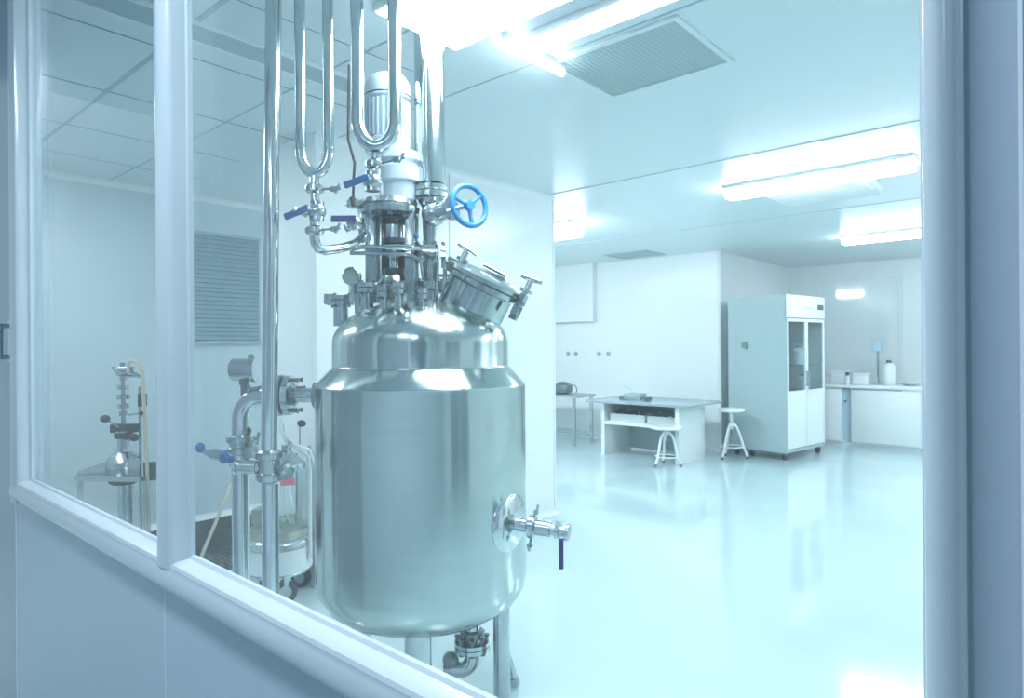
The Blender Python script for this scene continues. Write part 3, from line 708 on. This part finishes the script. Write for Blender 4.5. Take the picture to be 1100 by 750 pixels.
obj('handle_grip', B().ball(P(215, 481, DZ - .06), .020, (1.15, .9, 1.1)), 'blue', t)

# ------------------------------------------------------------------ mobile drum between the pipes
dc = P(300, 600, 4.0); dc.z = 0; DD = 4.0
t = thing('wheeled_drum', 'white round drum with steel rim and flat lid on castors, behind the twin pipes', 'drum', dc)
def dzf(py): return CAM_H - (py - 373 - 1.7) / F_PX * DD
R = .195
obj('drum_body', B().lathe([(.17, .155), (R, .165), (R, dzf(580)), (R * .98, dzf(580))], dc, Z, 48), 'drum', t)
obj('rim', B().lathe([(R, dzf(584)), (R + .008, dzf(582)), (R + .008, dzf(577)), (R, dzf(575)), (R * .9, dzf(573)), (R * .3, dzf(566)), (0, dzf(566))], dc, Z, 48), 'steel', t)
obj('lid', B().lathe([(R * .92, dzf(574)), (R * .90, dzf(566)), (R * .5, dzf(562)), (R * .3, dzf(556)), (0, dzf(554))], dc, Z, 40).cyl(dc + U * .07 + Z * dzf(565), dc + U * .07 + Z * dzf(552), .03).box((-.15, -.05, dzf(562)), (-.06, .06, dzf(546)), Matrix.Translation(dc) @ Matrix.Rotation(YAW, 4, 'Z')), 'olive', t)
obj('base_frame', B().torus(dc + Z * .15, Z, .17, .012, 40, 8), 'steel', t)
for a in (-2.2, -.95, .9, 2.3):
    d = U * math.cos(a) + W * math.sin(a); p = dc + d * .165
    wd_ = (W + U * .2 * a).normalized(); p = dc + d * .155 - W * .02
    b = B().cyl(p + Z * .066 - wd_ * .014, p + Z * .066 + wd_ * .014, .066, seg=28)
    cs = obj('castor_wheel', b, 'black', t)
    obj('castor_fork', B().box((-.022, -.022, .10), (.022, .022, .16), Matrix.Translation(p)).cyl(p + Z * .066 - wd_ * .018, p + Z * .066 + wd_ * .018, .036, seg=20), 'steel', cs)
# glass column over the drum, guard rails and hoses
gc0 = dc + U * .03
obj('side_rail', B().cyl(rz(dc + U * .175 + W * .05, .2), rz(dc + U * .175 + W * .05, dzf(480)), .010).cyl(rz(dc + U * .05 + W * .18, .2), rz(dc + U * .05 + W * .18, dzf(492)), .008), 'steel', t)
obj('glass_column', B().lathe([(.10, dzf(562)), (.10, dzf(500)), (.096, dzf(500))], dc + U * .07, Z, 32), 'clearglass', t)
b = B().lathe([(.11, dzf(503)), (.11, dzf(497)), (.06, dzf(490)), (.03, dzf(484)), (.03, dzf(478))], dc + U * .05, Z, 32)
obj('column_head', b, 'steel', t)
b = B()
b.tube([P(303, 450, 3.8), P(302, 462, 3.8), P(308, 474, 3.8), P(322, 484, 3.85), P(331, 490, 3.9), P(333, 510, 3.95), P(333, 600, 3.95)], .012, 10)
b.tube([P(306, 455, 3.8), P(306, 468, 3.8), P(316, 478, 3.8), P(332, 483, 3.85), P(338, 500, 3.9)], .009, 10)
b.tube([P(308, 520, 3.9), P(304, 545, 3.9), P(312, 562, 3.95)], .006, 8).tube([P(310, 520, 3.9), P(315, 545, 3.9), P(306, 560, 3.95)], .006, 8)
obj('hose', b, 'clearhose', t)
obj('knob', B().ball(P(324, 455, 3.9), .024, (1.4, 1, .9)).cyl(P(322, 456, 3.9), P(322, 482, 3.9), .003), 'black', t, label='black knob')
tg = P(309, 517, 3.7)
tag(obj('paper_tag', B().box((-.042, -.001, -.024), (.042, .001, .024), Matrix.Translation(tg) @ Matrix.Rotation(YAW, 4, 'Z') @ Matrix.Rotation(-.08, 4, 'Y')).cyl(tg + Z * .02, tg + Z * .05, .0015, seg=6), 'pink', origin=tg), 'small pink paper tag hanging in front of the wheeled drum', 'tag')
# small castor trolley foot right of the drum
c = onz(333, 617, 0)
t = thing('floor_trolley', 'low trolley base with dark wheels just left of the vessel foot', 'trolley', c)
obj('deck', B().box((c.x - .14, c.y + .0, .055), (c.x + .06, c.y + .22, .075)), 'white', t)
for dx, dy in ((-.12, .01), (.03, .01), (-.12, .2), (.03, .2)):
    obj('castor_wheel', B().cyl((c.x + dx - .012, c.y + dy, .028), (c.x + dx + .012, c.y + dy, .028), .028, seg=16), 'black', t)

# dark mat and leaning stick
m0 = onz(213, 562, 0); m1 = onz(283, 556, 0)
b = B(); x0, x1, y0, y1 = -5.75, -4.35, 1.2, 2.85
b.box((x0, y0, 0.001), (x1, y1, .008))
n = 0
for i in range(34):
    for j in range(40):
        cx = x0 + .02 + i * (x1 - x0 - .04) / 33; cy = y0 + .02 + j * (y1 - y0 - .04) / 39
        b.box((cx - .014, cy - .004, .008), (cx + .014, cy + .004, .018))
        b.box((cx - .004, cy - .014, .008), (cx + .004, cy + .014, .018))
tag(obj('floor_mat', b, 'mat', origin=((x0 + x1) / 2, (y0 + y1) / 2, 0)), 'dark ribbed rubber mat on the floor by the left wall', 'floor mat')
k0 = onz(205, 622, 0.012); k1 = onx(253, 500, XL + 1.0)
k0 = P(208, 616, 4.35); k0.z = .02; k0 = onz(205, 625, .02); k1 = P(249, 520, 4.7)
tag(obj('wooden_stick', B().cyl(k0, k1, .012, seg=10), 'hose', origin=k0), 'thin beige stick slanting up from the dark mat', 'stick')

# ------------------------------------------------------------------ bench apparatus seen through the left pane
DA = 4.3
def A(px, py, d=0): return P(px, py, DA + d)
def az(py, d=0): return CAM_H - (py - 375.3) / F_PX * (DA + d)
bc = A(120, 560); bc.z = 0
t = thing('bench_apparatus', 'small steel filling stand with black knobs and beige hose, behind the left pane', 'machine', bc)
b = B().prism([A(79, 511, -.1), A(150, 512, -.25), A(164, 511, .1), A(90, 510, .3)], (0, 0, -.035))
b.prism([A(82, 511, -.08), A(84, 506, -.08), A(123, 494, -.08), A(150, 494, -.08), A(150, 511, -.08)], W * .015)
tp = obj('table_plate', b, 'steel', t)
obj('leg', B().cyl(rz(A(86, 510, .1), 0), rz(A(86, 510, .1), az(514)), .018), 'steel', t)
obj('leg', B().cyl(rz(A(135, 510, 0), 0), rz(A(135, 510, 0), az(514)), .045), 'steel', t)
obj('leg', B().cyl(rz(A(158, 510, 0), 0), rz(A(158, 510, 0), az(514)), .02), 'steel', t)
o_ = rz(A(133, 500), 0)
obj('pot', B().lathe([(.04, az(517)), (.085, az(514)), (.105, az(506)), (.108, az(495)), (.085, az(489)), (.045, az(484)), (.038, az(480)), (.036, az(466)), (.05, az(466)), (.05, az(462))], o_, Z, 32), 'steel', t)
obj('heater_base', B().lathe([(.07, az(519)), (.09, az(517)), (.095, az(510)), (.05, az(509))], o_, Z, 32), 'black', t)
b = B().box((-.075, -.03, az(464)), (.085, .03, az(455)), Matrix.Translation(o_) @ Matrix.Rotation(YAW, 4, 'Z'), bev=.005)
b.cyl(o_ + Z * az(470), o_ + Z * az(464), .055, seg=20)
obj('clamp_block', b, 'black', t)
for (kx, ky, ex, ey) in ((113, 450, 128, 459), (144, 470, 134, 474), (152, 444, 138, 446)):
    kk = A(kx, ky, -.05)
    kn = obj('lever', B().cyl(kk, A(ex, ey, -.03), .006, seg=8), 'steel', t)
    obj('knob', B().ball(kk, .030 if kx != 152 else .018, (1.3, 1, .85)), 'black', kn)
b = B().cyl(o_ + Z * az(455), o_ + Z * az(392), .014, seg=14)
for y_, r_2 in ((446, .026), (438, .034), (428, .04), (418, .036), (408, .022), (400, .035), (394, .02)): b.cyl(o_ + Z * az(y_), o_ + Z * (az(y_) + .03), r_2, seg=18)
b.tube([A(121, 394), A(127, 403), A(140, 404), A(152, 404)], .010, 10)
b.tube([A(128, 402, -.03), A(140, 399, -.03), A(147, 403, -.03)], .012, 10).cyl(A(128, 396, -.03), A(144, 396, -.03), .014)
obj('valve_stack', b, 'steel', t)
obj('beige_hose', B().tube([A(138, 400, -.05), A(137, 391, -.05), A(142, 387, -.05), A(149, 391, -.05), A(153, 400, -.05), A(155, 440, -.05), A(158, 500, -.05), A(160, 600, -.05)], .0115, 10), 'hose', t)
obj('support_rod', B().cyl(rz(A(151, 500, .02), 0), rz(A(151, 500, .02), az(415)), .010, seg=12), 'steel', t)
obj('grip', B().box((-.022, -.02, az(436)), (.022, .02, az(422)), Matrix.Translation(rz(A(153, 430, -.02), 0)) @ Matrix.Rotation(YAW, 4, 'Z'), bev=.006), 'black', t)
obj('switch_box', B().box((-.04, -.03, az(515)), (.05, .03, az(496)), Matrix.Translation(rz(A(163, 505, 0), 0)) @ Matrix.Rotation(YAW, 4, 'Z'), bev=.005), 'bolt', t)

# ------------------------------------------------------------------ far end furniture
# desk
dx0, dx1, dy0, dy1, dh = -5.02, -3.83, 7.6, 8.30, .765
t = thing('work_desk', 'low white open desk with grey worktop and one shelf, against the back', 'desk', ((dx0 + dx1) / 2, (dy0 + dy1) / 2, 0))
obj('desk_top', B().box((dx0 - .17, dy0 - .12, dh - .035), (dx1 + .18, dy1 + .12, dh), bev=.004), 'worktop', t)
obj('side_panel', B().box((dx0, dy0, 0), (dx0 + .05, dy1, dh - .035)), 'white', t)
obj('side_panel', B().box((dx1 - .05, dy0 - .05, 0), (dx1, dy1, dh - .035)), 'white', t)
obj('shelf', B().box((dx0 + .05, dy0 + .01, .43), (dx1 - .05, dy1 - .03, .475)), 'white', t)
obj('back_panel', B().box((dx0 + .05, dy1 - .02, .03), (dx1 - .05, dy1, dh - .035)), 'cab', t)
# trays on the shelf
for (x0_, x1_, lab) in ((-4.93, -4.39, 'longer pale tray of dark odds and ends on the desk shelf, at left'), (-4.35, -3.93, 'shorter pale tray of dark odds and ends on the desk shelf, at right')):
    t = thing('tray', lab, 'tray', ((x0_ + x1_) / 2, 7.85, .475), 'trays on the desk shelf')
    b = B().box((x0_, 7.68, .477), (x1_, 8.02, .487)).box((x0_, 7.68, .487), (x1_, 7.69, .575)).box((x0_, 8.01, .487), (x1_, 8.02, .575)).box((x0_, 7.69, .487), (x0_ + .01, 8.01, .575)).box((x1_ - .01, 7.69, .487), (x1_, 8.01, .575))
    obj('tray_body', b, 'white', t)
    b = B()
    for k in range(16):
        cx = random.uniform(x0_ + .06, x1_ - .06); cy = random.uniform(7.75, 7.95); a = random.uniform(0, PI)
        b.box((-.05, -.018, -.02), (.05, .018, .02), Matrix.Translation((cx, cy, .575 + random.uniform(-.03, .035))) @ Matrix.Rotation(a, 4, 'Z') @ Matrix.Rotation(random.uniform(-.4, .4), 4, 'Y'), bev=.004)
    o = obj('tray_contents', b, 'darkgreen', t); o['kind'] = 'stuff'
# device on the desk
c = Vector((-4.55, 7.72, dh))
t = thing('balance', 'flat grey instrument with dark ends lying on the desk top', 'instrument', c)
obj('case', B().box((c.x - .12, c.y - .10, dh + .02), (c.x + .12, c.y + .10, dh + .10), bev=.01), 'worktop', t)
obj('end_cap', B().box((c.x - .21, c.y - .08, dh + .012), (c.x - .12, c.y + .08, dh + .055), bev=.01), 'bolt', t)
obj('end_cap', B().box((c.x + .12, c.y - .08, dh + .012), (c.x + .21, c.y + .08, dh + .055), bev=.01), 'bolt', t)
obj('base_plate', B().box((c.x - .19, c.y - .09, dh), (c.x + .19, c.y + .09, dh + .02)), 'steel', t)
obj('cable', B().tube([(c.x - .1, c.y + .1, dh + .04), (c.x - .16, c.y + .2, dh + .12), (c.x - .22, c.y + .1, dh + .19), (c.x - .26, c.y + .05, dh + .16)], .004, 6), 'blade', t)

# stools
def stool(label, base, h, rw, leg_r, ang, top=.83):
    t = thing('lab_stool', label, 'stool', (0, 0, 0), 'white tripod stools')
    obj('seat', B().lathe([(rw * .6, h - .05), (rw * .96, h - .035), (rw, h - .018), (rw * .97, h), (0, h)], (0, 0, 0), Z, 36), 'white', t)
    obj('hub', B().cyl((0, 0, h * (top - .1)), (0, 0, h - .04), .018, seg=16).cyl((0, 0, h * (top - .05)), (0, 0, h * (top + .03)), .030, seg=16), 'white', t)
    obj('screw_post', B().cyl((0, 0, h * .42), (0, 0, h * .62), .014, seg=12), 'bolt', t)
    for k in range(3):
        a = ang + 2 * PI * k / 3; d = Vector((math.cos(a), math.sin(a), 0))
        l = obj('leg', B().tube([d * .01 + Z * h * top, d * .035 + Z * h * (top + .005), d * .065 + Z * h * (top - .05), d * .095 + Z * h * (top - .16), d * leg_r * .80 + Z * h * .22, d * leg_r + Z * .035], .016, 10), 'white', t)
        obj('foot', B().ball(d * leg_r + Z * .022, .022), 'bolt', l)
    obj('foot_ring', B().torus((0, 0, h * .24), Z, leg_r * .76, .008, 36, 8), 'white', t)
    t.location = base
    return t
c = onz(716, 500.5, 0); stool('lower white tripod stool with round seat, in front of the open desk', c, .50, .195, .18, YAW + PI / 2)
c = onz(786, 492.5, 0); stool('taller white tripod stool with round seat, beside the tall grey cabinet', c, .665, .175, .195, YAW + PI / 2 + .1, .68)

# small steel side table at the left, with pot
t = thing('side_table', 'grey metal frame table partly hidden by the white wall edge', 'table', (-6.2, 8.2, 0))
obj('table_top', B().box((-6.9, 7.98, .73), (-5.72, 8.5, .765)), 'worktop', t)
for x_ in (-6.86, -5.77):
    for y_ in (8.0, 8.46): obj('leg', B().box((x_ - .022, y_ - .02, 0), (x_ + .022, y_ + .02, .73)), 'steel', t)
obj('lower_rail', B().box((-6.86, 7.99, .14), (-5.77, 8.02, .18)).box((-6.86, 8.44, .14), (-5.77, 8.47, .18)).box((-6.86, 8.0, .15), (-6.82, 8.46, .18)), 'steel', t)
c = Vector((-6.13, 8.2, .765))
t = thing('steel_pot', 'dark grey pot with a loop handle on the side table', 'pot', c)
obj('pot_body', B().lathe([(.10, 0), (.15, .02), (.165, .08), (.15, .14), (.09, .17), (.05, .19)], c, Z, 32), 'bolt', t)
obj('loop_handle', B().torus(c + Vector((.20, -.02, .075)), Vector((.3, -1, 0)), .075, .009, 28, 8), 'steel', t)
# wall studs
for x_, lab in ((-6.53, 'leftmost of the four small round wall sockets'), (-6.37, 'second from left of the four small round wall sockets'), (-5.91, 'third from left of the four small round wall sockets'), (-5.73, 'rightmost of the four small round wall sockets')):
    o = obj('wall_socket', B().cyl((x_, YB, 1.385), (x_, YB - .02, 1.385), .035, seg=20).cyl((x_, YB - .02, 1.385), (x_, YB - .045, 1.385), .018, seg=16), 'grey', origin=(x_, YB, 1.385))
    tag(o, lab, 'socket', 'round sockets on the back wall')

# tall reagent cabinet
p1, p2, p3 = onz(783, 483.5, .1), onz(845, 487.5, .1), onz(886, 478.5, .1)
ey = p3 - p2; ey.z = 0; dep = ey.length; ey.normalize(); ex = Vector((ey.y, -ey.x, 0))
rr_ = ray(783, 480); rr_.z = 0; wdt = (p2.x * rr_.y - p2.y * rr_.x) / (ex.x * rr_.y - ex.y * rr_.x)   # panel width up to the sight line of its far edge
base = Vector((p2.x, p2.y, 0)); CH_ = onz(845, 487.5, .1); CH_ = CAM_H - (316 - 371) / F_PX * ((p2 - CAMP).dot(W))
def K(x, y, z): return base + ex * x + ey * y + Z * z
KM = Matrix.Translation(base) @ Matrix((ex, ey, Z)).transposed().to_4x4()
t = thing('glass_door_cabinet', 'tall grey-green cabinet on castors with two glass doors facing right', 'cabinet', tuple(base))
b = B()
b.box((-wdt, 0, .10), (0, .03, CH_), KM)                    # big side panel towards the viewer
b.box((-wdt, dep - .03, .10), (0, dep, CH_), KM)
b.box((-wdt, .03, .10), (-wdt + .03, dep - .03, CH_), KM)
b.box((-wdt + .03, .03, CH_ - .03), (0, dep - .03, CH_), KM).box((-wdt + .03, .03, .10), (0, dep - .03, .14), KM)
obj('carcass', b, 'cab', t)
hz = CH_ - .30
obj('header_panel', B().box((-.02, .0, hz), (.012, dep, CH_ - .002), KM, bev=.004), 'white', t)
obj('display', B().box((.012, dep * .80, hz + .12), (.017, dep * .95, hz + .19), KM), 'bolt', t)
obj('switch_strip', B().box((.012, dep * .45, hz + .13), (.016, dep * .68, hz + .15), KM), 'palebl', t)
for i in (0, 1):
    y0_, y1_ = (.02, dep / 2 - .006) if i == 0 else (dep / 2 + .006, dep - .02)
    b = B()
    for lo, hi in (((y0_, .15), (y0_ + .035, hz - .01)), ((y1_ - .035, .15), (y1_, hz - .01)), ((y0_ + .035, .15), (y1_ - .035, .19)), ((y0_ + .035, hz - .05), (y1_ - .035, hz - .01)), ((y0_ + .035, .86), (y1_ - .035, .90))):
        b.box((-.012, lo[0], lo[1]), (.012, hi[0], hi[1]), KM)
    d = obj('door', b, 'white', t)
    obj('door_glass', B().box((-.004, y0_ + .03, .89), (.002, y1_ - .03, hz - .04), KM), 'cabglass', d)
    obj('lower_panel', B().box((-.006, y0_ + .03, .18), (.006, y1_ - .03, .87), KM), 'white', d)
    ky = (y1_ - .018) if i == 0 else (y0_ + .018)
    obj('handle', B().cyl(K(.03, ky, .95), K(.03, ky, 1.15), .010, seg=10).cyl(K(.0, ky, .96), K(.03, ky, .96), .008, seg=8).cyl(K(.0, ky, 1.14), K(.03, ky, 1.14), .008, seg=8), 'steel', d)
b = B()
for zs in (.88, 1.22, 1.56): b.box((-wdt + .04, .04, zs), (-.03, dep - .04, zs + .012), KM)
obj('inner_shelf', b, 'cabglass', t)
for (x_, y_) in ((-.06, .07), (-.06, dep - .08), (-wdt + .08, .07), (-wdt + .08, dep - .08), (-wdt * .62, .07)):
    b = B().cyl(K(x_ - .018, y_, .045), K(x_ + .018, y_, .045), .045, seg=20)
    cw = obj('castor', b, 'black', t)
    obj('castor_bracket', B().box((x_ - .03, y_ - .03, .07), (x_ + .03, y_ + .03, .10), KM), 'bolt', cw)
k_ = ony(807, 371, 8.9)
kk = (k_ - base).dot(ex)
obj('side_plug', B().cyl(K(kk, 0, k_.z), K(kk, -.02, k_.z), .045, seg=20), 'bolt', t)
obj('skirt', B().box((-wdt + .05, .05, .06), (-.1, .08, .10), KM), 'bolt', t)
# things in the cabinet
for (x_, y_, zs, hh, rr, mm_, lab) in ((-.20, dep * .28, .892, .30, .075, 'bottle', 'white bottle with dark cap behind the nearer glass door'), (-.20, dep * .68, 1.232, .26, .09, 'palebl', 'blue-grey canister on the middle cabinet shelf behind the farther glass door'), (-.18, dep * .78, .892, .20, .08, 'palebl', 'low blue-grey jar on the lowest glass shelf behind the farther door')):
    c = K(x_, y_, zs + .001)
    t = thing('reagent_bottle', lab, 'bottle', tuple(c), 'bottles inside the cabinet')
    obj('bottle_body', B().lathe([(rr * .9, 0), (rr, .01), (rr, hh * .7), (rr * .4, hh * .88), (rr * .4, hh * .9)], c, Z, 24), mm_, t)
    obj('cap', B().cyl(c + Z * hh * .9, c + Z * hh, rr * .5, seg=16), 'bolt', t)

# white counter along the far wall
cy0, cy1 = 10.55, 11.25
cx0, cx1 = ony(886, 440, cy0).x - .3, ony(991, 440, cy0).x
t = thing('laboratory_counter', 'long white laboratory counter with a recessed knee space, right of the cabinet', 'counter', ((cx0 + cx1) / 2, 10.9, 0))
r0, r1 = ony(904, 440, cy0).x, ony(914, 440, cy0).x
b = B().box((cx0, cy0, .05), (r0, cy1, .86)).box((r1, cy0, .05), (cx1 - .02, cy1, .86)).box((r0, cy0 + .35, .05), (r1, cy1, .86)).box((cx0 + .03, cy0 + .04, 0), (cx1 - .05, cy1, .05))
obj('carcass', b, 'white', t)
obj('counter_top', B().box((cx0 - .02, cy0 - .03, .86), (cx1 + .02, cy1, .90), bev=.004), 'white', t)
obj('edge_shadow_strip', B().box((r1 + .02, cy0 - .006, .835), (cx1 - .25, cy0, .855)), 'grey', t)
obj('door', B().box((r1 + .01, cy0 - .018, .07), (cx1 - .03, cy0, .83), bev=.003), 'white', t)
obj('door', B().box((cx0 + .01, cy0 - .018, .07), (r0 - .01, cy0, .83), bev=.003), 'white', t)
kp = obj('knee_panel', B().box((r0, cy0 + .06, .06), (r1, cy0 + .08, .84)), 'palebl', t)
obj('knob', B().cyl(((r0 + r1) / 2 - .02, cy0 + .06, .66), ((r0 + r1) / 2 - .02, cy0 + .03, .66), .016), 'steel', kp)
# items on the counter
def onc(px): p = ony(px, 412, 10.85); return Vector((p.x, p.y, .90))
def tin(px, wd, hh, m_, name, lab, cat, dp=.2):
    c = onc(px); o = thing(name, lab, cat, tuple(c))
    obj('box_body', B().box((c.x - wd / 2, c.y - dp / 2, .901), (c.x + wd / 2, c.y + dp / 2, .90 + hh * .82), bev=.006), m_, o)
    obj('box_lid', B().box((c.x - wd / 2 - .006, c.y - dp / 2 - .006, .90 + hh * .82), (c.x + wd / 2 + .006, c.y + dp / 2 + .006, .90 + hh), bev=.005), m_, o)
    return c
tin(904, .24, .20, 'bottle', 'storage_box', 'small white lidded box at the left end of the counter', 'box')
c = tin(926, .20, .17, 'bottle', 'storage_box', 'low white lidded box near the middle of the counter', 'box')
c = onc(914) - Vector((0, .18, 0))
o = thing('wash_bottle', 'little bottle with a blue cap between the two white boxes', 'bottle', tuple(c))
obj('bottle_body', B().lathe([(.03, 0), (.032, .11), (.015, .14)], c, Z, 16), 'bottle', o); obj('cap', B().cyl(c + Z * .14, c + Z * .19, .028, seg=14), 'blue', o)
c = onc(955)
o = thing('large_bottle', 'tall white bottle with dark cap on the counter, near its right end', 'bottle', tuple(c))
obj('bottle_body', B().lathe([(.085, 0), (.09, .01), (.09, .26), (.06, .31), (.03, .33)], c, Z, 24), 'bottle', o); obj('cap', B().cyl(c + Z * .33, c + Z * .37, .034, seg=16), 'bolt', o)
c = onc(940) + Vector((0, .22, 0))
o = thing('stirrer_stand', 'pale blue bench stirrer on a thin upright, behind the tall white bottle', 'laboratory instrument', tuple(c))
obj('base_plate', B().box((c.x - .1, c.y - .1, .90), (c.x + .1, c.y + .1, .925), bev=.004), 'palebl', o)
obj('upright', B().cyl(c + Z * .02, c + Z * .62, .012), 'steel', o)
obj('motor_head', B().box((c.x - .06, c.y - .14, 1.40), (c.x + .06, c.y + .02, 1.56), bev=.015), 'palebl', o)
obj('stirring_rod', B().cyl((c.x, c.y - .08, 1.0), (c.x, c.y - .08, 1.40), .006), 'steel', o)
c = onc(977)
o = thing('shallow_dish', 'shallow pale dish at the right end of the counter', 'dish', tuple(c))
obj('bowl', B().lathe([(.06, 0), (.11, .035), (.105, .035), (.055, .006), (0, .006)], c, Z, 28), 'palebl', o)
obj('pestle', B().cyl(c + Vector((.02, 0, .02)), c + Vector((.14, .02, .08)), .010), 'white', o)

# drop the helper property
for o in bpy.data.objects:
    if '_o' in o: del o['_o']
